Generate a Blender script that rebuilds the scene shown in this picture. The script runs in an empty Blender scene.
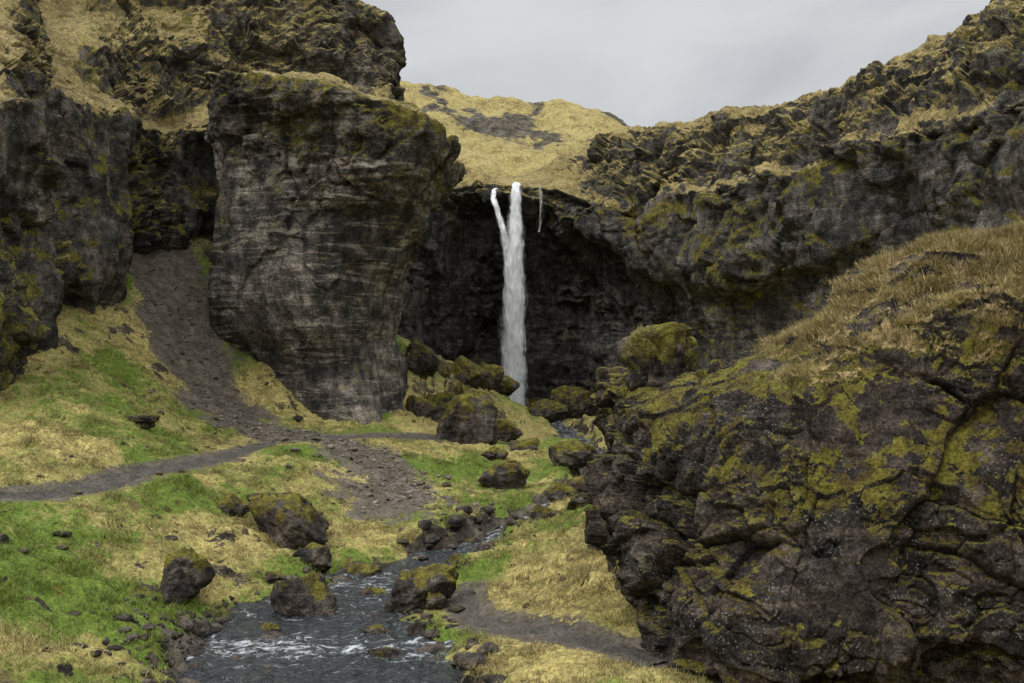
import bpy, bmesh, math, numpy as np
from mathutils import Vector
rng=np.random.default_rng(7)
# ---------------------------------------------------------------- noise
_perm=rng.permutation(256).astype(np.int32); _perm=np.concatenate([_perm,_perm])
_g=rng.normal(size=(256,3)); _g/=np.linalg.norm(_g,axis=1)[:,None]; _g=_g.astype(np.float32)
_rv=rng.random((256,4)).astype(np.float32)
def pn(P):
    P=np.asarray(P,np.float32); i=np.floor(P).astype(np.int32); f=P-i; i&=255
    u=f*f*f*(f*(f*6-15)+10); out=0
    for dx in (0,1):
        wx=u[:,0] if dx else 1-u[:,0]
        a=_perm[(i[:,0]+dx)&255]
        for dy in (0,1):
            wy=u[:,1] if dy else 1-u[:,1]
            b=_perm[a+((i[:,1]+dy)&255)]
            for dz in (0,1):
                wz=u[:,2] if dz else 1-u[:,2]
                g=_g[_perm[b+((i[:,2]+dz)&255)]]
                out=out+wx*wy*wz*(g[:,0]*(f[:,0]-dx)+g[:,1]*(f[:,1]-dy)+g[:,2]*(f[:,2]-dz))
    return out*1.5
def fbm(P,o=4,gain=.5,seed=0.):
    P=np.asarray(P,np.float32)+np.float32(seed*17.31+3.7); s=0;a=1.
    for k in range(o):
        s=s+a*pn(P); P=P*2.03+11.7; a*=gain
    return s
def ridged(P,o=4,gain=.5,seed=0.):
    P=np.asarray(P,np.float32)+np.float32(seed*13.1+1.3); s=0;a=1.
    for k in range(o):
        s=s+a*(1-np.abs(pn(P))*2); P=P*2.1+7.7; a*=gain
    return s
def voro(P,seed=0):
    P=np.asarray(P,np.float32)+np.float32(seed*9.17); i=np.floor(P).astype(np.int32)
    n=len(P); d1=np.full(n,9e9,np.float32); d2=d1.copy(); val=np.zeros(n,np.float32)
    for dx in(-1,0,1):
        a=_perm[(i[:,0]+dx)&255]
        for dy in(-1,0,1):
            b=_perm[a+((i[:,1]+dy)&255)]
            for dz in(-1,0,1):
                h=_perm[b+((i[:,2]+dz)&255)]; r=_rv[h]
                d=(i[:,0]+dx+r[:,0]-P[:,0])**2+(i[:,1]+dy+r[:,1]-P[:,1])**2+(i[:,2]+dz+r[:,2]-P[:,2])**2
                c=d<d1
                d2=np.where(c,d1,np.minimum(d2,d)); val=np.where(c,r[:,3],val); d1=np.where(c,d,d1)
    return val,np.sqrt(d2)-np.sqrt(d1)
def ss(x,a,b):
    t=np.clip((x-a)/(b-a),0,1); return t*t*(3-2*t)
def S(h,v,d):  # surveyed point: bearing and rise (per mille) and distance from the lookout
    return (h*d/1000.,d,v*d/1000.)
# ---------------------------------------------------------------- mesh helpers
def make_mesh(name,V,F,mat,attrs=None,smooth=True,uv=None):
    V=np.asarray(V,np.float32); F=np.asarray(F,np.int32); k=F.shape[1]
    me=bpy.data.meshes.new(name); me.vertices.add(len(V)); me.vertices.foreach_set("co",V.ravel())
    me.loops.add(F.size); me.loops.foreach_set("vertex_index",F.ravel())
    me.polygons.add(len(F)); me.polygons.foreach_set("loop_start",np.arange(0,F.size,k,dtype=np.int32))
    me.polygons.foreach_set("loop_total",np.full(len(F),k,np.int32))
    me.polygons.foreach_set("use_smooth",np.full(len(F),smooth,bool))
    if attrs:
        for a,x in attrs.items():
            x=np.asarray(x,np.float32); at=me.attributes.new(a,'FLOAT','POINT'); at.data.foreach_set("value",x.ravel())
    if uv is not None:
        l=me.uv_layers.new(name="UVMap"); l.data.foreach_set("uv",np.asarray(uv,np.float32)[F.ravel()].ravel())
    me.update(calc_edges=True)
    ob=bpy.data.objects.new(name,me); bpy.context.scene.collection.objects.link(ob); me.materials.append(mat)
    return ob
def gridfaces(R,C):
    r,c=np.meshgrid(np.arange(R-1),np.arange(C-1),indexing='ij'); a=(r*C+c).ravel()
    return np.stack([a,a+1,a+C+1,a+C],1)
def gnormals(G):
    dr=np.gradient(G,axis=0); dc=np.gradient(G,axis=1); n=np.cross(dc,dr)
    return n/np.maximum(np.linalg.norm(n,axis=2,keepdims=True),1e-9)
def cr(A,t,T=.4):
    n=A.shape[0]; i=np.clip(np.floor(t).astype(int),0,n-2); f=(t-i)[:,None,None]
    p0=A[np.clip(i-1,0,n-1)];p1=A[i];p2=A[i+1];p3=A[np.clip(i+2,0,n-1)]
    m1=(p2-p0)*T; m2=(p3-p1)*T
    return (2*f**3-3*f**2+1)*p1+(f**3-2*f**2+f)*m1+(-2*f**3+3*f**2)*p2+(f**3-f**2)*m2
def dens(A,n):
    seg=np.linalg.norm(np.diff(A,axis=0),axis=2)/np.maximum(np.linalg.norm(.5*(A[1:]+A[:-1]),axis=2),8)
    L=np.concatenate([[0],np.cumsum(seg.mean(1)+.004)]); return np.interp(np.linspace(0,L[-1],n),L,np.arange(len(A)))
def interp_grid(A,nr,nc):
    A=np.asarray(A,float); tr=dens(A,nr); B=cr(A,tr); Bt=B.transpose(1,0,2); tc=dens(A.transpose(1,0,2),nc)
    return cr(Bt,tc).transpose(1,0,2)
def rockdisp(P,nz,k=1.,blk=1.,strat=1.,seed=0,fs=1.,craggy=0.,bigk=1.,detk=1.,smin=0.,warp=1.3):
    P=P*fs
    w=np.stack([fbm(P/4.,3,seed=1+seed),fbm(P/4.,3,seed=2+seed),fbm(P/4.,3,seed=3+seed)],1)
    steep=1-(1-smin)*ss(nz,.45,.85)
    big=fbm(P/[9,9,14],4,.50,seed=4+seed)*1.8*bigk
    q=P+w*warp
    rug=ss(fbm(P/8.,3,seed=12+seed)+craggy,-.25,.35)          # where the wall is crumbly rather than smooth tuff
    v1,e1=voro(q/[4.6,4.6,4.2],seed); v2,e2=voro(q/[1.6,1.6,1.3]+w*.15,seed+1); v3,e3=voro(q/[.62,.62,.5],seed+2)
    d=(v1-.5)*2.1*blk*(.3+.7*rug)-ss(.05-e1,0,.05)*.25*blk*rug+(v2-.5)*.95*blk*rug-ss(.06-e2,0,.06)*.12*blk*rug+(v3-.5)*.34*blk*rug
    st=fbm(np.stack([q[:,0]*.05,q[:,1]*.05,P[:,2]*.42+w[:,0]*.5+P[:,0]*.05],1),3,.5,seed=5+seed)
    st=st*ss(fbm(P/6.,2,seed=15+seed),-.3,.5)
    col=ridged(np.stack([q[:,0]*.14,q[:,1]*.14,q[:,2]*.03],1),4,.5,seed=6+seed)-1.2
    det=fbm(P/1.4,6,.60,seed=7+seed)*.27*detk
    return k*(big+steep*(d+st*.5*strat+col*.55)+det*(.35+.65*steep)*(.25+.95*rug))/fs
def loft(name,ctrl,nr,nc,mat,k=1.,blk=1.,strat=1.,seed=0,g0=.45,g1=.7,m0=.15,m1=.6,extra=None,pre=None,fs=1.,craggy=0.,bigk=1.,detk=1.,smin=0.,warp=1.3):
    G=interp_grid(ctrl,nr,nc); N=gnormals(G)
    P=G.reshape(-1,3); n=N.reshape(-1,3)
    kk=k if pre is None else k*pre(P)
    cg=craggy(P) if callable(craggy) else craggy
    d=rockdisp(P,n[:,2],kk,blk,strat,seed,fs,cg,bigk,detk,smin,warp)
    P2=P+n*np.asarray(d)[:,None]
    G2=P2.reshape(nr,nc,3)
    N2=gnormals(G2).reshape(-1,3); nz=N2[:,2]; nzs=.55*n[:,2]+.45*nz
    nb=fbm(P2/3.,5,.6,seed=9+seed); nf=fbm(P2/9.,3,seed=10+seed)
    gr=ss(nzs+nb*.22+nf*.18,g0,g1); mo=ss(nz*.8+nb*.45+nf*.4,m0,m1)
    at={'grass':gr,'moss':mo,'green':np.clip(.18+nf*.5,0,1),'scree':np.zeros(len(P2)),'dark':np.zeros(len(P2)),'nb':nb,'nf':nf}
    if extra: extra(P2,N2,at)
    ob=make_mesh(name,P2,gridfaces(nr,nc),mat,{a:b for a,b in at.items() if a not in('nb','nf')})
    return ob,P2,N2,at
# ---------------------------------------------------------------- node helpers
class NB:
    def __init__(s,mat): s.t=mat.node_tree; s.n=s.t.nodes; s.l=s.t.links
    def link(s,a,b): s.l.new(a,b)
    def setin(s,sock,v):
        if hasattr(v,'links'): s.l.new(v,sock)
        else: sock.default_value=v
    def noise(s,co,scale,detail=4,rough=.55,dist=0.):
        n=s.n.new('ShaderNodeTexNoise'); s.l.new(co,n.inputs['Vector']); n.inputs['Scale'].default_value=scale
        n.inputs['Detail'].default_value=detail; n.inputs['Roughness'].default_value=rough; n.inputs['Distortion'].default_value=dist
        return n.outputs['Fac']
    def scale(s,co,v,rot=(0,0,0)):
        n=s.n.new('ShaderNodeMapping'); n.vector_type='POINT'; s.l.new(co,n.inputs['Vector']); n.inputs['Scale'].default_value=v; n.inputs['Rotation'].default_value=rot; return n.outputs['Vector']
    def mr(s,x,a,b,c=0.,d=1.,smooth=True):
        n=s.n.new('ShaderNodeMapRange'); n.interpolation_type='SMOOTHSTEP' if smooth else 'LINEAR'
        s.setin(n.inputs[0],x); 
        for i,v in enumerate((a,b,c,d)): n.inputs[1+i].default_value=v
        return n.outputs[0]
    def m(s,op,a,b=0.):
        n=s.n.new('ShaderNodeMath'); n.operation=op; s.setin(n.inputs[0],a); s.setin(n.inputs[1],b); return n.outputs[0]
    def mix(s,f,a,b,bt='MIX'):
        n=s.n.new('ShaderNodeMix'); n.data_type='RGBA'; n.blend_type=bt
        s.setin(n.inputs[0],f)
        for i,v in ((6,a),(7,b)):
            if isinstance(v,tuple): n.inputs[i].default_value=(*v,1) if len(v)==3 else v
            else: s.l.new(v,n.inputs[i])
        return n.outputs[2]
    def attr(s,name):
        n=s.n.new('ShaderNodeAttribute'); n.attribute_name=name; return n.outputs['Fac']
def newmat(name):
    m=bpy.data.materials.new(name); m.use_nodes=True; b=NB(m); p=b.n['Principled BSDF']; p.inputs['Specular IOR Level'].default_value=.2
    return m,b,p
def terrain_mat(name,c1,c2,c3,straw=(.34,.27,.115),straw2=(.175,.135,.058),green=(.09,.12,.020),mossA=(.18,.16,.028),mossB=(.080,.064,.022),lichen=0.,rs=1.,bumpd=.38,gfc=.36,stm=.9,sts=.9):
    mt,b,p=newmat(name)
    geo=b.n.new('ShaderNodeNewGeometry'); co=geo.outputs['Position']
    nl=b.noise(co,.22*rs,3,.6); nm=b.noise(co,1.3*rs,5,.68); nf=b.noise(co,8.*rs,4,.72)
    st=b.noise(b.scale(co,(.14,.16,1.35),(.03,.09,.0)),sts*rs,5,.6,.9)
    vstk=b.noise(b.scale(co,(1.,1.,.22),(.1,.15,0)),.45*rs,4,.6,1.)
    rock=b.mix(b.mr(nl,.38,.62),c1,c2)
    rock=b.mix(b.m('MULTIPLY',b.mr(st,.50,.58),stm),rock,c3)
    rock=b.mix(1.,rock,b.mix(b.mr(vstk,.38,.60),(.58,.58,.59),(1.2,1.2,1.19)),'MULTIPLY')
    rock=b.mix(1.,rock,b.mix(b.mr(nm,.33,.67,0,1),(.42,.42,.42),(1.55,1.53,1.50)),'MULTIPLY')
    rock=b.mix(1.,rock,b.mix(b.mr(nf,.33,.67),(.42,.42,.42),(1.6,1.6,1.6)),'MULTIPLY')
    if lichen>0:
        v=b.n.new('ShaderNodeTexVoronoi'); b.link(co,v.inputs['Vector']); v.inputs['Scale'].default_value=13.
        lm=b.m('MULTIPLY',b.mr(v.outputs['Distance'],.38,.18),b.mr(nl,.40,.58))
        lm=b.m('MULTIPLY',lm,b.mr(b.noise(co,3.,3),.46,.57)); rock=b.mix(b.m('MULTIPLY',lm,lichen),rock,(.30,.29,.26))
    rock=b.mix(b.attr('dark'),rock,b.mix(1.,rock,(.50,.50,.51),'MULTIPLY'))  # darkens rock colour: painted alcove shade, also darker river banks
    gv=b.n.new('ShaderNodeTexVoronoi'); b.link(co,gv.inputs['Vector']); gv.inputs['Scale'].default_value=8.
    grav=b.mix(b.m('ADD',b.m('MULTIPLY',gv.outputs['Color'],.5),b.m('MULTIPLY',nf,.5)),(.035,.030,.024),(.21,.18,.14))
    grav=b.mix(1.,grav,b.mix(b.mr(nm,.32,.68),(.55,.54,.52),(1.35,1.33,1.3)),'MULTIPLY')
    gfib=b.noise(b.scale(co,(1,1,.35)),6.5,5,.78,.5); gpat=b.noise(co,.40,4,.62); gp2=b.noise(co,1.9,5,.70)
    gs=b.mix(b.mr(gpat,.38,.60),straw,straw2)
    gs=b.mix(b.mr(gp2,.44,.64),gs,tuple(min(1,x*1.3) for x in straw))
    gm=b.mr(b.m('ADD',b.attr('green'),b.m('MULTIPLY',b.m('SUBTRACT',gp2,.5),2.2)),.22,.92)
    gs=b.mix(gm,gs,green)
    brown=b.mr(b.m('ADD',nm,b.m('MULTIPLY',gpat,.5)),.84,.96); gs=b.mix(b.m('MULTIPLY',brown,.7),gs,(.085,.06,.032))
    gs=b.mix(1.,gs,b.mix(b.mr(gfib,.3,.68),(gfc,gfc*.96,gfc*.9),(1.45,1.45,1.4)),'MULTIPLY')
    moss=b.mix(b.mr(gp2,.38,.6),mossA,mossB)
    moss=b.mix(1.,moss,b.mix(b.mr(nf,.3,.7),(.4,.4,.4),(1.6,1.6,1.5)),'MULTIPLY')
    brk=b.m('ADD',b.m('MULTIPLY',b.m('SUBTRACT',nm,.5),1.9),b.m('MULTIPLY',b.m('SUBTRACT',nf,.5),1.6))
    mm=b.mr(b.m('ADD',b.attr('moss'),brk),.42,.68)
    gg=b.mr(b.m('ADD',b.attr('grass'),brk),.38,.62)
    sg=b.mr(b.m('ADD',b.attr('scree'),brk),.40,.62)
    c=b.mix(mm,rock,moss); c=b.mix(gg,c,gs); c=b.mix(sg,c,grav)
    b.link(c,p.inputs['Base Color']); p.inputs['Roughness'].default_value=.9
    hr=b.m('ADD',b.m('ADD',b.m('MULTIPLY',nm,.9),b.m('MULTIPLY',st,.35)),b.m('MULTIPLY',nf,.38))
    bp=b.n.new('ShaderNodeBump'); bp.inputs['Strength'].default_value=1.; bp.inputs['Distance'].default_value=bumpd
    b.link(b.m('ADD',hr,b.m('MULTIPLY',gfib,.3)),bp.inputs['Height']); b.link(bp.outputs['Normal'],p.inputs['Normal'])
    return mt
M_left=terrain_mat('left_rock',(.112,.101,.087),(.062,.057,.052),(.155,.139,.118),sts=1.2)
M_pillar=terrain_mat('pillar_rock',(.130,.117,.100),(.066,.060,.054),(.22,.195,.162),stm=1.,sts=1.4)
M_right=terrain_mat('alcove_rock',(.108,.099,.089),(.064,.060,.056),(.155,.141,.122),sts=1.2)
M_fore=terrain_mat('foreground_rock',(.066,.053,.044),(.038,.033,.029),(.102,.082,.066),straw=(.38,.29,.14),straw2=(.21,.15,.07),mossA=(.18,.16,.028),mossB=(.080,.060,.02),lichen=.7,rs=1.8,bumpd=.24)
M_hill=terrain_mat('hill_grass',(.12,.105,.09),(.09,.08,.07),(.14,.12,.10),straw=(.40,.33,.135),straw2=(.26,.205,.08))
M_ground=terrain_mat('ground_grass',(.10,.08,.058),(.07,.056,.045),(.12,.10,.075),straw=(.38,.315,.118),straw2=(.245,.205,.07),green=(.12,.175,.026),bumpd=.2,gfc=.42)
M_boulder=terrain_mat('boulder_rock',(.085,.070,.055),(.050,.043,.038),(.12,.10,.078),rs=2.4,bumpd=.12,stm=.5)
# ---------------------------------------------------------------- river line
RC=np.array([[-8,5,10],[-4.5,18,8.5],[-5.2,27,6.8],[-6.2,31,6.0],[-6.2,34,4.4],[-4.8,37.5,3.1],[-2.4,41,2.4],[-.6,45,1.8],[1.6,52,1.2],[4.6,60,1.4],[6.5,75,1.8],[5,95,2.4],[1.5,112,6],[.4,119,8]],float)
def dense(L,n=400):
    A=np.array(L,float)[:,None,:]; return cr(A,np.linspace(0,len(L)-1,n),.5)[:,0,:]
RD=dense(RC,500)
def wz(Y): return np.interp(Y,[0,27,34,45,75,119],[-9.25,-9.15,-9.0,-8.9,-8.8,-8.4])
def near(P,L):
    out=np.full(len(P),9e9); idx=np.zeros(len(P),int)
    for s in range(0,len(P),20000):
        d=np.hypot(P[s:s+20000,0:1]-L[None,:,0],P[s:s+20000,1:2]-L[None,:,1]); i=d.argmin(1)
        out[s:s+20000]=d[np.arange(len(i)),i]; idx[s:s+20000]=i
    return out,idx
path1=dense([(-27,30),(-21,34),(-17.9,36),(-16.6,39),(-15.6,44),(-14.4,50),(-14.0,57),(-11.5,62),(-7.,68),(-4.,74),(-1.,78),(2.5,77),(4.2,82),(5.,92)],260)
path2=dense([(-1.6,35.0),(-1.3,32.),(0,29.7),(1.6,27.6),(2.9,26.0),(3.6,24.6)],90)
# ---------------------------------------------------------------- ground
cp=[S(*a) for a in [(-512,-158,35),(-512,-258,27),(-512,-341,22),(-412,-341,24),(-700,-150,33),(-700,-60,45),(-700,-330,18),
(-512,-100,42),(-512,-50,48),(-470,-20,56),(-430,20,63),(-400,60,70),(-365,118,79),(-320,112,81),(-300,60,76),(-290,-10,71),(-280,-60,67),
(-400,-60,52),(-350,-70,56),(-300,-100,56),(-232,-96,60),(-200,-82,66),(-112,-77,74),(-180,-108,55),(-120,-168,46.5),(-90,-110,62),
(-432,-150,38),(-350,-128,44),(-282,-118,50),(-350,-200,37),(-250,-180,42),(-250,-230,37),(-342,-258,32),(-412,-220,33),(-150,-220,39.5),(-100,-190,44),
(-60,-148,56),(0,-120,66),(-20,-100,75),(40,-98,78),(60,-140,60),(90,-158,48),
(-32,-341,25.5),(128,-343,22),(88,-214,34),(108,-258,29.5),(20,-240,34),(-50,-272,32.5),(60,-178,43),
(-112,-3,92),(-62,-26,92),(-7,-58,99),(-90,-60,82),(-50,-88,80),(-5,-85,88),(0,-70,118),(80,-82,106),(-80,-30,112),(40,-74,100)]]
cp+=[(7,28,-8.3),(15,24,-8.6),(26,20,-8),(10,50,-6.5),(15,60,-5),(30,60,0),(25,85,-4),(12,95,-7),(45,50,4),(0,0,-1.9),(0,8,-5.5),(0,14,-8),(-10,14,-7.6),(12,12,-8),(6,18,-8.2),(-20,10,-5),(22,5,-6),(-40,40,0),(-50,60,5),(-45,90,9),(40,100,4),(0,135,-6),(-30,120,0)]
cp=np.array(cp,float)
def tps(A,B):
    r=np.sqrt(((A[:,None,:2]-B[None,:,:2])**2).sum(2)+1e-9); return r*r*np.log(r+1e-6)
n=len(cp); K=tps(cp,cp)+np.eye(n)*3.; Q=np.c_[np.ones(n),cp[:,:2]]
W=np.linalg.solve(np.block([[K,Q],[Q.T,np.zeros((3,3))]]),np.r_[cp[:,2],0,0,0])
def base_h(XY):
    o=np.zeros(len(XY))
    for s in range(0,len(XY),30000):
        B=XY[s:s+30000]; o[s:s+30000]=tps(B,cp)@W[:n]+W[n]+B[:,0]*W[n+1]+B[:,1]*W[n+2]
    return o
gy=np.concatenate([np.arange(-6,20,.5),np.arange(20,46,.13),np.arange(46,80,.2),np.arange(80,134,.45)])
gx=np.concatenate([np.arange(-60,-32,.6),np.arange(-32,-22,.25),np.arange(-22,8,.13),np.arange(8,20,.4),np.arange(20,62,1.)])
XX,YY=np.meshgrid(gx,gy); XY=np.c_[XX.ravel(),YY.ravel()]
H=base_h(XY); P3=np.c_[XY,np.zeros(len(XY))]
dp1,_=near(XY,path1); dp2,_=near(XY,path2); dpm=np.minimum(dp1,dp2)
rough=.25+.75*ss(dpm,.7,2.5)
screeL=dense([(-29.5,79),(-25.6,73.5),(-21.6,68),(-17.4,63),(-14.2,60)],60); screeL2=dense([(-13,61),(-9,58),(-6.6,52),(-5.4,47.5)],40)
ds,_=near(XY,screeL); ds2,_=near(XY,screeL2)
nb=fbm(P3/2.6,4,seed=2)
scree=np.maximum(ss(2.6-ds+nb*1.9,-1.7,1.2),ss(2.4-ds2+nb*2.1,-1.5,1.3)*.88)
tus=fbm(P3/.6,4,.62,seed=4)
hum=(fbm(P3/5.,3,seed=1)*.5+np.abs(fbm(P3/1.8,4,.55,seed=3))*.36+tus*.12)
H=H+rough*(1-.75*scree)*hum+scree*(fbm(P3/.6,4,.6,seed=6)*.12+fbm(P3/3.,3,.6,seed=7)*.3)
kn=np.exp(-(((XY[:,0]+6)/5.5)**2+((XY[:,1]-87)/6)**2)); vk,ek=voro(P3/[2.2,2.2,1]+fbm(P3/3,3,seed=60)[:,None]*.5,3); H=H+kn*((vk-.4)*2.4)
dr,ir=near(XY,RD); wl=wz(XY[:,1]); hw=RD[ir,2]*.5+fbm(P3/1.8,3,seed=8)*.9
H=np.maximum(H,np.where(dr>hw,wl+.05+.10*np.clip(dr-hw,0,4),-99))
tb=ss(dr-hw,-.5,1.2); H=tb*H+(1-tb)*(wl-.38+fbm(P3/.8,3,seed=11)*.28)
H=H-.10*(1-ss(dpm,.2,.8))
GG=np.stack([XX,YY,H.reshape(XX.shape)],2); GN=gnormals(GG).reshape(-1,3)
gP=GG.reshape(-1,3)
def gh(x,y):
    x=np.atleast_1d(x);y=np.atleast_1d(y); fi=np.interp(x,gx,np.arange(len(gx))); fj=np.interp(y,gy,np.arange(len(gy)))
    i=np.clip(fi.astype(int),0,len(gx)-2); j=np.clip(fj.astype(int),0,len(gy)-2); a=fi-i;b=fj-j; Z=GG[:,:,2]
    return (Z[j,i]*(1-a)+Z[j,i+1]*a)*(1-b)+(Z[j+1,i]*(1-a)+Z[j+1,i+1]*a)*b
n1=fbm(P3/6.,5,.58,seed=21)
gsp=lambda x,y,r: np.exp(-((XY[:,0]-x)**2+(XY[:,1]-y)**2)/r**2)
green=np.clip(.36+n1*.85+1.*gsp(-15,28,4)+.5*gsp(-11,29,3)+.4*gsp(-24,57,4)+.9*gsp(-29,74,6)+.4*gsp(-19,45,3)+.3*gsp(-5,46,4)+.35*gsp(-1,60,8)+.4*gsp(-10,35,3)-.3*(XY[:,0]>0)*(XY[:,1]<40)+.3*ss(2.2-(dr-hw),0,1.5)*(XY[:,0]<0),0,1)
bank=ss(.65-(dr-hw)+nb*.8,0,.6)*(XY[:,1]<60)
bare=ss(fbm(P3/1.7,4,.6,seed=77),.42,.78)
grass=np.clip(ss(GN[:,2]+nb*.12,.50,.68)*(1-.65*bare),0,1)*(1-bank)*(1-.8*kn*ss(ek+vk*.5,.2,.7))
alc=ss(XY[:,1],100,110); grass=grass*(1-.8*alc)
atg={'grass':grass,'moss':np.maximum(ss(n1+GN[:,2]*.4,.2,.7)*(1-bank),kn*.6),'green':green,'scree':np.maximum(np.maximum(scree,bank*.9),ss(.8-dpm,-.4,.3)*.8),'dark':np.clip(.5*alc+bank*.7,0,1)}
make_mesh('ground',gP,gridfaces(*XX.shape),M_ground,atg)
tx=np.linspace(-1500,1500,40); TX,TY=np.meshgrid(tx,tx); TP=np.c_[TX.ravel(),TY.ravel(),np.full(TX.size,-14.)]
make_mesh('distant_terrain',TP,gridfaces(40,40),M_hill,{'grass':np.ones(len(TP)),'moss':np.ones(len(TP)),'green':np.full(len(TP),.4),'scree':np.zeros(len(TP)),'dark':np.zeros(len(TP))})
# ---------------------------------------------------------------- paths
mp,b,p=newmat('gravel'); geo=b.n.new('ShaderNodeNewGeometry'); co=geo.outputs['Position']
v=b.n.new('ShaderNodeTexVoronoi'); b.link(co,v.inputs['Vector']); v.inputs['Scale'].default_value=14
c=b.mix(v.outputs['Color'],(.050,.044,.037),(.145,.13,.108)); c=b.mix(b.mr(b.noise(co,1.2,5),.35,.65),c,b.mix(1.,c,(.6,.6,.6),'MULTIPLY')); b.link(c,p.inputs['Base Color']); p.inputs['Roughness'].default_value=.85
bp=b.n.new('ShaderNodeBump'); b.link(b.noise(co,18,4),bp.inputs['Height']); bp.inputs['Distance'].default_value=.05; b.link(bp.outputs['Normal'],p.inputs['Normal'])
def ribbon(name,L,w,mat):
    L=L[:,:2]; t=np.gradient(L,axis=0); t/=np.linalg.norm(t,axis=1)[:,None]; nn=np.c_[t[:,1],-t[:,0]]
    s=np.linspace(-.5,.5,13); wn=w*(1+.6*fbm(np.c_[L/1.2,np.zeros(len(L))],3,seed=5))
    X=L[:,None,:]+nn[:,None,:]*(s[None,:,None]*wn[:,None,None]); z=gh(X[...,0].ravel(),X[...,1].ravel())
    q=np.c_[X.reshape(-1,2),np.zeros(X[...,0].size)]; z=(z+fbm(q/.35,3,.6,seed=9)*.07).reshape(X.shape[:2])
    z=z+.05-.16*(2*np.abs(s))**3
    V=np.dstack([X,z]); make_mesh(name,V.reshape(-1,3),gridfaces(len(L),13),mat)
ribbon('footpath',path1,1.2,mp); ribbon('footpath',path2,1.1,mp)
# ---------------------------------------------------------------- cliffs
u=[-700,-545,-500,-480,-466,-425,-385,-350,-310,-250,-185,-132,-118,-112]
Y=[44,46,48,53,60,64,70,76,80,84,85,87,91,112]
bv=[-80,-80,-70,-62,-20,10,50,85,85,85,80,80,80,60]
lv=[262,250,243,238,238,232,222,214,222,235,240,232,222,170]
t1=[320,312,305,300,300,300,296,292,292,292,285,262,235,180]
t2=[380,372,366,362,362,362,360,350,345,350,330,285,248,190]
t3=[440,430,430,430,430,430,430,430,420,410,372,312,260,200]
rows=[]
rows.append([S(a,c_,d+.5) for a,c_,d in zip(u,bv,Y)])
for t in(.3,.55,.8): rows.append([S(a,c_+(l-c_)*t,d+(.8 if t>.5 else 0)) for a,c_,l,d in zip(u,bv,lv,Y)])
rows.append([S(a,l,d+.6) for a,l,d in zip(u,lv,Y)])
rows.append([S(a,l+20,d+4.5) for a,l,d in zip(u,lv,Y)])
back=[17,17,17,16,15,13,11,9,6,3,3,3,3,3]
rows.append([S(a,l,d+4.5+k*.35) for a,l,d,k in zip(u,t1,Y,back)])
rows.append([S(a,l,d+5+k) for a,l,d,k in zip(u,t2,Y,back)])
rows.append([S(a,l,d+6+1.6*k) for a,l,d,k in zip(u,t3,Y,back)])
last=rows[-1]; rows.append([(x*1.1-4,y+30,z+1) for x,y,z in last])
def lx(P,N,at):
    up=ss(P[:,2],13,17)*ss(-P[:,0],13,20); at['grass']=np.maximum(at['grass'],up*ss(N[:,2]+at['nb']*.55+at['nf']*.3,.22,.62)); at['moss']=np.maximum(at['moss'],up*ss(N[:,2]+at['nb']*.5,-.1,.35)); at['green']*=.7
loft('cliff',rows,500,620,M_left,k=1.,seed=1,strat=.5,g0=.38,g1=.62,m0=.15,m1=.6,extra=lx,craggy=lambda P: -.15+.75*ss(P[:,2],14,20))
# rock pillar
vs=[-95,-40,0,50,100,150,190]
Lf={-95:-240,-40:-262,0:-286,50:-292,100:-297,150:-303,190:-307}
Rt={-95:-108,-40:-116,0:-126,50:-118,100:-102,150:-80,190:-56}
rows=[]
tv=[270,267,258,242,216,204]
for i,vv in enumerate(vs):
    L=Lf[vv];R=Rt[vv]; f=[0,.2,.45,.7,.9,1.]; dd=[73.5,70,68.3,68.5,71,75]
    T=(vv+95)/285.
    row=[]
    xl=L*.0735-.2; row.append((xl+1.5,90,vv*.0735))
    for k_,(ff,d_) in enumerate(zip(f,dd)):
        vtop=tv[k_]-12; v2=-95+(vtop+95)*T
        d2=d_-(1.4 if vv==190 else 0)-(0.9 if vv==150 else 0)+(1. if vv in(-40,) else 0)
        row.append(S(L+(R-L)*ff,v2,d2))
    xr=R*.075; row.append((xr-.5,82,vv*.075)); row.append((xr-3,95,vv*.08))
    rows.append(row)
lastr=rows[-1]
def toprow(dy,dz,sh):
    r=[(lastr[0][0]+sh,90,lastr[1][2]+dz)]
    for k_ in range(1,7): x,y,z=lastr[k_]; r.append((x+sh*(1 if k_<4 else -1)*.6,y+dy,z+dz))
    for k_ in(7,8): x,y,z=lastr[k_]; r.append((x-sh,y,lastr[6][2]+dz*.8))
    return r
rows.append(toprow(.9,.7,.4)); rows.append(toprow(4,1.2,1.2)); rows.append(toprow(11,2.2,2.2)); rows.append(toprow(18,2.8,3))
def px_(P,N,at):
    up=ss(P[:,2]+at['nb']*1.8+P[:,0]*.25,8.5,11.5); at['moss']=np.maximum(at['moss']*.35,up*ss(N[:,2]+at['nb']*.6,-.1,.4)); at['grass']*=ss(at['nb'],-.35,.2); at['green']*=.8
loft('rock_pillar',rows,480,580,M_pillar,k=.74,blk=.75,strat=.9,seed=3,g0=.5,g1=.8,m0=.2,m1=.6,extra=px_,craggy=lambda P:-.55+1.2*ss(P[:,2]+P[:,0]*.2,6.5,11),bigk=.85,detk=1.,smin=.3,warp=.8)
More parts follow.
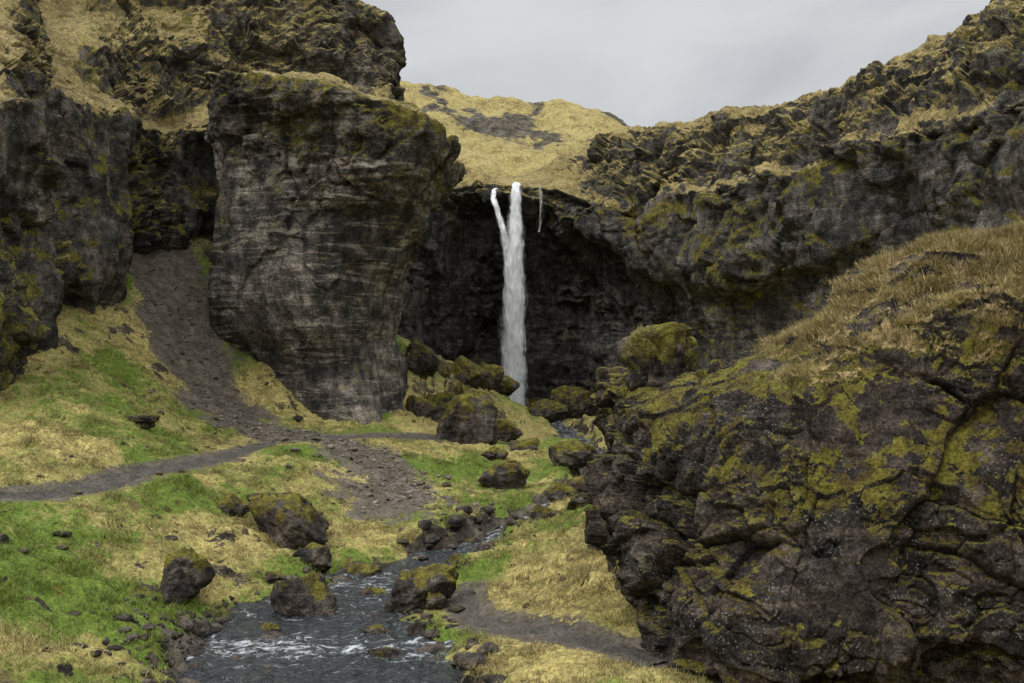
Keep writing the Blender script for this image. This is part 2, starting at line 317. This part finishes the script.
# back hill
u=[-230,-160,-112,-80,-40,-7,20,48,80,116,180,260]
sv=[262,262,257,248,241,236,230,238,229,214,204,190]
rows=[[S(a,140,128) for a in u],[S(a,170+(v-170)*.25,142) for a,v in zip(u,sv)],[S(a,170+(v-170)*.6,156) for a,v in zip(u,sv)],
 [S(a,170+(v-170)*.9,172) for a,v in zip(u,sv)],[S(a,v,180) for a,v in zip(u,sv)],[S(a,v-12,200) for a,v in zip(u,sv)],[S(a,100,300) for a in u]]
def hx(P,N,at):
    g=fbm(P/[16,26,14],5,.6,seed=3); gul=np.exp(-((P[:,0]-4-(42-P[:,2])*-.35+fbm(P/6,3,seed=4)*2)/1.6)**2)*ss(P[:,2],27,33)
    at['grass']=1-.95*np.maximum(ss(g,.2,.55),gul*.8); at['moss']=at['grass']*0+.35; at['green']=np.clip(.1+.3*g,0,1)
loft('hill',rows,260,320,M_hill,k=1.1,blk=.1,strat=.3,seed=6,extra=hx,detk=.8,bigk=.8)
# amphitheatre and right wall
u =[-150,-120,-80,-40,0,40,80,110,150,200,260,330,400,470,540,650]
Yf=[104,110,117,121,122,121,117,111,103,95,88,80,73,66,58,48]
vl=[120,125,148,158,157,154,140,132,144,152,168,192,212,235,262,300]
vt=[165,165,174,172,167,178,192,208,214,226,238,268,296,328,355,400]
rc=[1,2.5,4,5,5,5,7,8,7,4.,1.5,0,0,0,0,0]
t0=[.92,.92,.92,.92,.92,.86,.74,.62,.50,.42,.4,.5,.6,.7,.8,.9]
rows=[[(a*d/1000,d+r*.9,-12) for a,d,r in zip(u,Yf,rc)],[(a*d/1000,d+r*1.2,-4) for a,d,r in zip(u,Yf,rc)]]
for t,rr,off in((.12,1.3,0),(.4,1.15,.3),(.75,.8,.2),(1.,.05,-1.2)):
    rows.append([S(a,l*t*q,d+r*rr+off) for a,l,d,r,q in zip(u,vl,Yf,rc,t0)])
rows.append([S(a,l*(.5+.5*q),d-.9) for a,l,d,q in zip(u,vl,Yf,t0)])
rows.append([S(a,l,d-.5) for a,l,d in zip(u,vl,Yf)])
for t,dy in((.18,2.2),(.45,4.2),(.62,6.),(.85,8.),(1.,11)):
    rows.append([S(a,l+(w_-l)*t,d+dy) for a,l,w_,d in zip(u,vl,vt,Yf)])
rows.append([(x,y+12,z+.3) for x,y,z in rows[-1]]); rows.append([(x*1.1,y+40,z+1) for x,y,z in rows[-2]])
def ax(P,N,at):
    inside=ss(P[:,1],94,112)*ss(20-(P[:,2]),3,8); at['dark']=inside*.5; at['grass']*=(1-inside*.9); at['moss']*=(1-.65*inside)  # shade of the recess under the rim painted into the rock colour
    lim=np.interp(P[:,0],[0,15,25,35],[16.5,13.5,15,16]); up=ss(P[:,2]-lim+at['nb']*1.6,0,2.5); fr_=1-.8*ss(P[:,0]+at['nf']*4,19,27)
    at['grass']=np.maximum(at['grass']*.8,fr_*up*ss(N[:,2]+at['nb']*.6+at['nf']*.3,.28,.75)); at['moss']=np.maximum(at['moss'],up*ss(N[:,2]+at['nb']*.6,.0,.5)); at['green']*=.5
    lip=np.exp(-(((P[:,0]-14)/7)**2+((P[:,2]-13.5)/3.5)**2)); at['moss']=np.maximum(at['moss'],lip*ss(at['nb']+N[:,2]*.6,-.1,.4)); at['dark']*=1-lip
def ap(P): return 1.-.75*np.exp(-((P[:,0]-.3)/4.5)**2)*ss(P[:,2],10,16)
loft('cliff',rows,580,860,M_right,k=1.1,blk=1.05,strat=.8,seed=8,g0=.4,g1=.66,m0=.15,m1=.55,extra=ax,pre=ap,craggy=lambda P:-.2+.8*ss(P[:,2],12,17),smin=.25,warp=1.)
# foreground rock on the right
rows=[]
u=[98,127,186,260,340,430,520,640]
Yb=[29.5,27,25,23.5,22.5,22,21,20]
def fr(vv,dy,uu=None):
    uu=uu or u
    r=[S(a,b_,d+e) for a,b_,d,e in zip(uu,vv,Yb,dy)]
    x,y,z=r[0]; return [(x+1.2,y+10,z),(x+.4,y+3.5,z)]+r
rows.append(fr([-330,-385,-430,-440,-450,-460,-480,-500],[1.8,.2,-1.5,-1.2,-.5,0,0,0],[126,132,160,238,330]+u[5:]))
rows.append(fr([-278,-305,-350,-350,-350,-350,-350,-350],[2.,1.3,-1.,-.8,0,.3,0,0],[118,130,160,240,330]+u[5:]))
rows.append(fr([-252,-255,-275,-275,-270,-270,-270,-270],[.1,-.3,-1.1,-.9,-.2,0,0,0],[97,120,168,248,335]+u[5:]))
rows.append(fr([-185,-185,-190,-190,-180,-170,-160,-150],[-.3,-.2,-.4,-.3,.1,.5,.8,1]))
rows.append(fr([-125,-130,-135,-130,-110,-90,-70,-50],[.1,.3,.3,.5,.9,1.2,1.6,2]))
rows.append(fr([-84,-90,-98,-90,-58,-30,-5,15],[.6,.8,1.,1.2,1.4,1.6,2.,2.3]))
rows.append(fr([-58,-66,-72,-60,-18,18,42,62],[1.2,1.5,1.9,2.2,2.2,2.2,2.6,2.9],[98,125,186,258,336,428]+u[6:]))
rows.append(fr([-48,-48,-50,-30,18,62,74,94],[2.,2.6,3.1,3.8,3.8,3.6,3.8,3.9],[100,125,186,256,334,426]+u[6:]))
rows.append(fr([-46,-38,-32,-4,50,98,100,120],[3.2,4.2,4.7,5.6,5.8,5.6,5.6,5.6],[104,126,184,252,330,424]+u[6:]))
rows.append(fr([-60,-50,-46,-24,32,74,88,112],[5.,6.4,7.1,8.1,8.6,8.6,8.6,8.6],[107,127,184,252,330,424]+u[6:]))
l=rows[-1]; rows.append([(x+1,y+7,-8.) for x,y,z in l])
def fx(P,N,at):
    nn=fbm(P/1.6,4,.6,seed=33); n3=fbm(P/.6,3,.6,seed=34); zz=P[:,2]+nn*1.3
    lim=np.interp(P[:,0],[2,5,7,10],[9,2.2,-.5,.1])
    at['grass']=ss(zz-lim,-.6,.9)*ss(N[:,2]+nn*.4+n3*.25,.28,.72)
    mz=ss(zz+np.interp(P[:,0],[2,5,7.5,12],[2.8,3.0,3.8,4.6]),-.8,1.0)
    at['moss']=np.clip(np.maximum(ss(N[:,2]+nn*.35+n3*.2,.45,.95)*.9,mz*ss(N[:,2]+nn*.8+n3*.6,.10,.72)),0,1); at['green']*=.2
fo=loft('mossy_rock_outcrop',rows,660,800,M_fore,k=.9,blk=1.1,strat=.5,seed=12,extra=fx,fs=1.75,craggy=.3,bigk=.5,detk=.75,smin=.45,warp=.7)
# ---------------------------------------------------------------- boulders
def ico(sub):
    bm=bmesh.new(); bmesh.ops.create_icosphere(bm,subdivisions=sub,radius=1)
    V=np.array([v.co[:] for v in bm.verts]); F=np.array([[v.index for v in f.verts] for f in bm.faces]); bm.free(); return V,F
I5=ico(6); I2=ico(3); I1=ico(2)
def rockshape(V,seed,cuts=14,nz=.12,box=1.,warp=.45):
    r=np.random.default_rng(seed); V=V.copy()
    if box!=1: V=np.sign(V)*np.abs(V)**box
    if nz>.1: V=V*(1+warp*fbm(V*.8+seed*.7,2,.5))[:,None]
    for k in range(cuts):
        d=r.normal(size=3); d/=np.linalg.norm(d); h=r.uniform(.55,.9); s=V@d; m=s>h; V[m]-=np.outer(s[m]-h,d)*.9
    if nz: 
        nn=V/np.linalg.norm(V,axis=1)[:,None]; V=V+nn*(fbm(V*1.8+seed,6,.58)*nz)[:,None]
    return V/np.abs(V).max(0)
def boulder(name,x,y,w,d,h,seed,moss=.5,tilt=0,zoff=None,sink=.2,g=0.,box=1.,cuts=14,warp=.45,crag=0.):
    V,F=I5; V=rockshape(V,seed,cuts,.12,box,warp)*[w/2,d/2,h/2*1.3]
    if crag:
        v1,e1=voro(V/[.9,.9,.55]+seed,2); nn=V/np.linalg.norm(V,axis=1)[:,None]; V=V+nn*((v1-.5)*crag-ss(.08-e1,0,.08)*.1)[:,None]
    a=tilt; c_,s_=math.cos(a),math.sin(a); V=np.c_[V[:,0]*c_+V[:,2]*s_,V[:,1],-V[:,0]*s_+V[:,2]*c_]
    V=V+np.array([x,y,0]); z=gh(x,y)[0] if zoff is None else zoff
    V[:,2]+=z+h*.5-h*sink
    cen=V.mean(0); N=V-cen; N=N/[w,d,h]; N/=np.linalg.norm(N,axis=1)[:,None]
    q=fbm(V/.8,4,.6,seed=seed%7); mo=ss(N[:,2]+q*.7,.8-moss,1.25-moss)
    return make_mesh(name,V,F,M_boulder,{'grass':mo*g,'moss':mo,'green':mo*0+.3,'scree':mo*0,'dark':mo*0})
BL=[(-9.1,41,4.2,3,2.5,.5,.55),(-10.8,32.6,2.1,1.8,1.7,.3,0),(-6.8,33.6,2.5,1.7,1.8,-.1,-.1),(-7.5,38.4,1.9,1.4,1.,.0,0),(-3.1,33.6,2.9,1.5,1.5,.35,-.5),(-5.7,38.6,1.7,1.2,.7,.4,0),
(-3.3,72,4.9,4,4.2,.3,.2),(-6.0,80,4,4,2.4,.5,0),(-.4,58,3.2,2.4,1.6,.45,0),(2.8,56,2.6,2,1.4,.4,0),(3.7,50.5,2.4,1.7,1.1,.4,0),(3.6,63,3,2,1.8,.5,0),
(3.2,95,4.6,3,2.0,.5,0),(-18.6,50,1.9,1.2,.6,.1,0),(-11.9,42.5,1.6,1.2,1.0,.5,0),(-3.7,29.2,1.3,1,.8,.3,0),(-4.2,31.3,1.2,.9,.7,.1,0),(-2.5,33,.9,.8,.6,.2,0),(6.8,109,5.5,4,3.6,.5,0),
(1.1,47.5,1.9,1.4,1.0,.4,.2),(2.4,49,1.7,1.3,.9,.4,0),(-1.9,44.5,1.2,1,.7,.2,0),(-8.6,36.2,.9,.7,.5,.1,0),(5.,71,3.4,2.4,2.,.5,0),(.8,70,2.4,1.7,1.0,.5,0),(1.6,45.5,1.6,1.2,.8,.3,0),(3.2,45.5,1.5,1.2,.8,.5,0),
(-4.9,35.6,1.1,.8,.6,.1,0),(-7.6,31.6,.9,.7,.5,.1,0),(-2.1,37.6,1.1,.9,.6,.2,0),(-8.6,29.3,.8,.6,.45,.1,0),(-.8,40.5,1.3,.9,.7,.3,0),(0.2,43.2,1.2,.9,.6,.3,0),(-.6,76,3,2.4,1.9,.6,0),(-1.2,66,2,1.5,.9,.5,0),(-8,88,3.5,3,3.,.4,0),
(-4.4,90,4.2,3,3.,.6,.2),(-2.6,94,3.8,3,2.6,.6,0),(-1.,99,3.6,3,2.4,.6,0),(-7.2,78,2.4,2,1.6,.5,0),(-4.6,84,3.,2.4,2.2,.6,-.2)]
for i,(x,y,w,d,h,mo,ti) in enumerate(BL): boulder('boulder',x,y,w,d,h,100+i*3,mo,ti)
boulder('rock_stack',4.65,31.2,2.6,2.2,2.2,571,.7,.0,zoff=-1.55,box=.5,cuts=4,g=.3,warp=.25,crag=.34)
def stones(name,pts,size,sub,seed,mat,ms=.15):
    r=np.random.default_rng(seed); VV=[];FF=[];o=0; base=[(rockshape(sub[0],k+900,8,.08),sub[1]) for k in range(8)]
    for (x,y),s in zip(pts,size):
        V,F=base[r.integers(8)]; a=r.uniform(0,6.28); c_,s_=math.cos(a),math.sin(a)
        V=V*[s,s*r.uniform(.6,.9),s*r.uniform(.35,.65)]; V=np.c_[V[:,0]*c_-V[:,1]*s_,V[:,0]*s_+V[:,1]*c_,V[:,2]]
        z=gh(x,y)[0]; VV.append(V+[x,y,z+s*.08]); FF.append(F+o); o+=len(V)
    V=np.concatenate(VV);F=np.concatenate(FF); z=np.zeros(len(V)); make_mesh(name,V,F,mat,{'grass':z,'moss':z+ms,'green':z,'scree':z,'dark':z})
r=np.random.default_rng(4); pts=[];sz=[]
while len(pts)<1300:
    k=r.integers(30,300); sd=r.choice([-1,1]); off=RD[k,2]*.5*(1 if r.random()<.7 else r.random())+r.normal()*.6
    x=RD[k,0]+sd*off; y=RD[k,1]+r.normal()*.4
    if y<24 or (y>46 and r.random()<.6): continue
    pts.append((x,y)); sz.append(min(.55,.07+r.exponential(.12)))
for _ in range(170):
    pts.append((-10+r.normal()*1.1,28.5+r.normal()*2)); sz.append(.06+r.exponential(.06))
stones('river_stones',pts,sz,I2,1,M_boulder)
pts=[];sz=[]
for L,n_,wd in((screeL,1100,1.9),(screeL2,1200,1.8)):
    k=r.integers(0,len(L),n_); q=L[k,:2]+r.normal(size=(n_,2))*wd; pts+= [tuple(a) for a in q]; sz+=list(np.minimum(.4,.03+r.exponential(.05,n_)))
M_scree=terrain_mat('scree_rock',(.17,.145,.115),(.10,.088,.072),(.21,.18,.145),rs=3,bumpd=.06)
stones('scree_stones',pts,sz,I1,2,M_scree,0)
pts=[(r.uniform(-20,2),r.uniform(28,75)) for _ in range(180)]; sz=[.05+r.exponential(.09) for _ in pts]
stones('meadow_stones',pts,sz,I2,3,M_boulder,.4)
# ---------------------------------------------------------------- water
mw,b,p=newmat('river_water'); geo=b.n.new('ShaderNodeNewGeometry'); co=geo.outputs['Position']
w1=b.noise(b.scale(co,(1,.7,1)),2.6,4,.6,.8); w2=b.noise(co,9,3,.6,.5); fm=b.noise(b.scale(co,(.8,1.,1)),2.4,7,.72,1.2)
foam=b.mr(b.m('ADD',fm,b.m('MULTIPLY',b.attr('foam'),.17)),.60,.76)
c=b.mix(foam,(.022,.027,.029),(.55,.58,.60)); b.link(c,p.inputs['Base Color']); p.inputs['Specular IOR Level'].default_value=.5
b.link(b.mr(foam,0,1,.09,.6),p.inputs['Roughness'])
bp=b.n.new('ShaderNodeBump'); bp.inputs['Distance'].default_value=.3; bp.inputs['Strength'].default_value=1.; b.link(b.m('ADD',w1,b.m('MULTIPLY',w2,.3)),bp.inputs['Height']); b.link(bp.outputs['Normal'],p.inputs['Normal'])
R2=dense(RC,900); t=np.gradient(R2[:,:2],axis=0); t/=np.linalg.norm(t,axis=1)[:,None]; nn=np.c_[t[:,1],-t[:,0]]; s=np.linspace(-.5,.5,60)
X=R2[:,None,:2]+nn[:,None,:]*(s[None,:,None]*(R2[:,2]+3.)[:,None,None]); z=wz(X[...,1])
Pw=np.dstack([X,z]).reshape(-1,3); Pw[:,2]+=fbm(Pw*[.9,.6,1],4,.6,seed=40)*.10
fo_=.75*np.exp(-((Pw[:,1]-29.7)/1.2)**2)+.3*np.exp(-((Pw[:,1]-33)/1.)**2)+.6*np.exp(-((Pw[:,1]-37)/1.6)**2)+.6*ss(Pw[:,1],41,44)+.6*ss(Pw[:,1],112,116)
make_mesh('river',Pw,gridfaces(900,60),mw,{'foam':fo_})
mf=bpy.data.materials.new('falling_water'); mf.use_nodes=True; b=NB(mf); p=b.n['Principled BSDF']; outn=b.n['Material Output']
uvn=b.n.new('ShaderNodeUVMap'); uvc=uvn.outputs['UV']
a1=b.noise(b.scale(uvc,(4,1.0,1)),2.,6,.7,.5); a2=b.noise(b.scale(uvc,(18,2.2,1)),2.,5,.7,.3)
ed=b.mr(b.attr('edge'),0,1,-.30,.26,False)
al=b.mr(b.m('ADD',b.m('ADD',b.m('MULTIPLY',a1,.55),b.m('MULTIPLY',a2,.55)),ed),.42,.70)
p.inputs['Roughness'].default_value=.8
b.link(b.mix(b.mr(a2,.35,.65),(.84,.86,.88),(.99,.99,.99)),p.inputs['Base Color'])
tl=b.n.new('ShaderNodeBsdfTranslucent'); tl.inputs['Color'].default_value=(.97,.98,.98,1); m0=b.n.new('ShaderNodeMixShader'); m0.inputs[0].default_value=.08; b.link(p.outputs[0],m0.inputs[1]); b.link(tl.outputs[0],m0.inputs[2])
tr=b.n.new('ShaderNodeBsdfTransparent'); mx=b.n.new('ShaderNodeMixShader'); b.link(al,mx.inputs[0]); b.link(tr.outputs[0],mx.inputs[1]); b.link(m0.outputs[0],mx.inputs[2]); b.link(mx.outputs[0],outn.inputs['Surface'])
wf=bpy.data.objects.new('waterfall',None); bpy.context.scene.collection.objects.link(wf)
def fall(nm,ctrl,seed,yo=0.,core=1.):
    L=cr(np.array(ctrl,float)[:,None,:],np.linspace(0,len(ctrl)-1,260),.45)[:,0,:]; s=np.linspace(-.5,.5,40)
    wob=1+.25*fbm(np.c_[L[:,2]*.35,L[:,2]*0,L[:,2]*0+seed],4,.6,seed=seed)
    X=L[:,0:1]+s[None,:]*L[:,3:4]*wob[:,None]; Z=np.repeat(L[:,2:3],40,1); Yv=L[:,1:2]+yo-1.0*L[:,3:4]*(.25-s[None,:]**2)
    V=np.dstack([X,Yv,Z]).reshape(-1,3); q=fbm(V*[1.4,1,.25],4,.6,seed=seed); V[:,1]+=q*.35; V[:,0]+=fbm(V*[.5,1,.5],3,seed=seed+1)*.18
    e=np.repeat((1-(2*np.abs(s))**1.3)[None,:],260,0).ravel()*core
    U=np.c_[(X-L[:,0:1]).ravel()*.5+seed*1.7,Z.ravel()*.12+seed]
    ob=make_mesh(nm,V,gridfaces(260,40),mf,{'edge':e},uv=U); ob.parent=wf
main=[(.8,126,19.7,.8),(.6,122.5,19.3,1.1),(.45,119.8,18.8,1.5),(.4,118.5,17,1.9),(.35,118.2,13,2.6),(.3,118.1,7,3.5),(.15,118,0,4.1),(.1,118,-5,4.4),(.1,118,-8.4,4.8)]
fall('main_stream',main,1); fall('main_stream_back',[(x+.1,y+.6,z,w*.8) for x,y,z,w in main],2,core=1.2); fall('spray',[(x,y-.6,z,w*1.25) for x,y,z,w in main],3,core=.55)
left=[(-1.4,126,19.5,.5),(-2.,121.5,18.7,.7),(-2.2,119.4,17.4,.95),(-1.7,118.6,15.5,1.1),(-.9,118.3,12.5,1.3),(-.4,118.3,8,1.7),(-.3,118.2,2,1.8)]
fall('side_stream',left,4); fall('side_stream_back',[(x,y+.3,z,w*1.) for x,y,z,w in left],5,core=.8)
thin=[(3.3,124,19.4,.6),(3.3,121,18.9,.9),(3.4,119.6,17.8,1.3),(3.5,119.2,16,1.6),(3.3,119.2,13,1.8)]
fall('thin_stream',thin,6,core=.42)
fall('splash_mist',[(.0,117.2,-4.6,3.5),(0,117.,-6.5,6),(.0,116.6,-8.4,8)],8,core=.4)
# ---------------------------------------------------------------- grass tufts
mg,b,p=newmat('grass_blades'); tn=b.attr('tint'); gn=b.attr('gr')
c=b.mix(tn,(.14,.105,.045),(.47,.385,.17)); c=b.mix(gn,c,b.mix(tn,(.06,.095,.014),(.17,.23,.035))); b.link(c,p.inputs['Base Color']); p.inputs['Roughness'].default_value=.8
def tufts(name,P,N,w,green,ntuft,nb_,h0,wid,seed,rad=.12,down=.9):
    r=np.random.default_rng(seed); w=w/w.sum(); k=r.choice(len(P),ntuft,p=w); 
    hh=h0*(.5+r.random(ntuft))*(1+.5*fbm(P[k]/2.,2,seed=2))
    ta=r.uniform(0,6.283,ntuft); tl=np.c_[np.cos(ta),np.sin(ta)]*.5
    k=np.repeat(k,nb_); hh=np.repeat(hh,nb_)*(.6+.5*r.random(len(k))); n_=len(k)
    cj=np.repeat(r.normal(size=(ntuft,3))*[.12,.12,0],nb_,0)
    B=P[k]+cj+r.normal(size=(n_,3))*[rad,rad,.0]; B[:,2]-=.03
    a=r.uniform(0,6.283,n_); lean=np.c_[np.cos(a),np.sin(a),np.zeros(n_)]*r.uniform(.2,.9,n_)[:,None]; lean[:,:2]+=N[k,:2]*down+np.repeat(tl,nb_,0)
    up=np.array([0,0,1.])+lean; up/=np.linalg.norm(up,axis=1)[:,None]
    sd=np.c_[-np.sin(a),np.cos(a),np.zeros(n_)]*wid*.5; 
    mid=B+up*hh[:,None]*.6; tip=B+up*hh[:,None]; tip[:,2]-=hh*.35*r.random(n_)
    V=np.stack([B-sd,B+sd,mid+sd*.7,tip,mid-sd*.7],1).reshape(-1,3)
    F=(np.arange(n_)*5)[:,None]; F=np.concatenate([np.c_[F,F+1,F+2],np.c_[F,F+2,F+4],np.c_[F+4,F+2,F+3]])
    tint=np.clip(.5+.28*r.normal(size=n_)+.5*fbm(P[k]/1.2,2,seed=5),0,1); g=np.clip(green[k]*1.3-.30+.2*r.normal(size=n_),0,1)
    make_mesh(name,V,F,mg,{'tint':np.repeat(tint,5),'gr':np.repeat(g,5)},smooth=False)
area=(np.gradient(XX,axis=1)*np.gradient(YY,axis=0)).ravel()
vis=(XY[:,1]>22)&(XY[:,1]<70)&(XY[:,0]>-28)&(XY[:,0]<8)&(dpm>.6)
gw=np.where(vis,area*np.clip(atg['grass']-.3,0,1)*(1-np.clip(atg['scree']*1.6,0,1))*(.05+ss(fbm(P3/1.1,3,seed=50),0,.5))*np.minimum(1,(38/np.maximum(XY[:,1],1))**1.3),0)
tufts('meadow_grass',gP,GN,gw,atg['green'],34000,8,.19,.018,1)
_,FP,FN,FA=fo
fw=np.where((FP[:,1]<46),np.clip(FA['grass']-.35,0,1),0)*(.2+ss(fbm(FP/.9,3,seed=51),-.2,.4))+1e-9
tufts('dry_grass',FP,FN,fw,FA['green'],13000,9,.25,.014,2,.08,1.3)
# ---------------------------------------------------------------- world, sun, camera
w=bpy.data.worlds.new("World"); bpy.context.scene.world=w; w.use_nodes=True; b=NB(w); bg=b.n['Background']
tc=b.n.new('ShaderNodeTexCoord'); co=tc.outputs['Generated']
sky=b.n.new('ShaderNodeTexSky'); sky.sky_type='NISHITA'; sky.sun_disc=False; sky.sun_elevation=math.radians(50); sky.sun_rotation=math.radians(-130)
cl=b.noise(b.scale(co,(1,1,2.2)),2.6,5,.5,.3); cc=b.mix(b.mr(cl,.35,.65),(.49,.50,.52),(.66,.67,.68))
sp=b.n.new('ShaderNodeSeparateXYZ'); b.link(co,sp.inputs[0]); gr=b.mr(sp.outputs[2],.32,.9,1.,3.5)
vm=b.n.new('ShaderNodeVectorMath'); vm.operation='SCALE'; b.link(cc,vm.inputs[0]); b.link(gr,vm.inputs['Scale'])
vs_=b.n.new('ShaderNodeVectorMath'); vs_.operation='SCALE'; b.link(sky.outputs[0],vs_.inputs[0]); vs_.inputs['Scale'].default_value=.006
ad=b.n.new('ShaderNodeVectorMath'); b.link(vm.outputs[0],ad.inputs[0]); b.link(vs_.outputs[0],ad.inputs[1]); b.link(ad.outputs[0],bg.inputs['Color']); bg.inputs['Strength'].default_value=1.
sl=bpy.data.lights.new('sun','SUN'); sl.energy=1.35; sl.angle=math.radians(15); sl.color=(1,.98,.95); so=bpy.data.objects.new('sun',sl); bpy.context.scene.collection.objects.link(so)
dvec=Vector((-.5,-.4,.8)); so.rotation_euler=dvec.to_track_quat('Z','Y').to_euler()
cam=bpy.data.cameras.new('camera'); cam.lens=36*1000/1024; cam.sensor_width=36; cam.clip_end=5000; co_=bpy.data.objects.new('camera',cam); bpy.context.scene.collection.objects.link(co_); co_.rotation_euler=(math.radians(90),0,0)
bpy.context.scene.camera=co_
vs3=bpy.context.scene.view_settings; vs3.view_transform='Standard'; vs3.look='None'; vs3.exposure=0
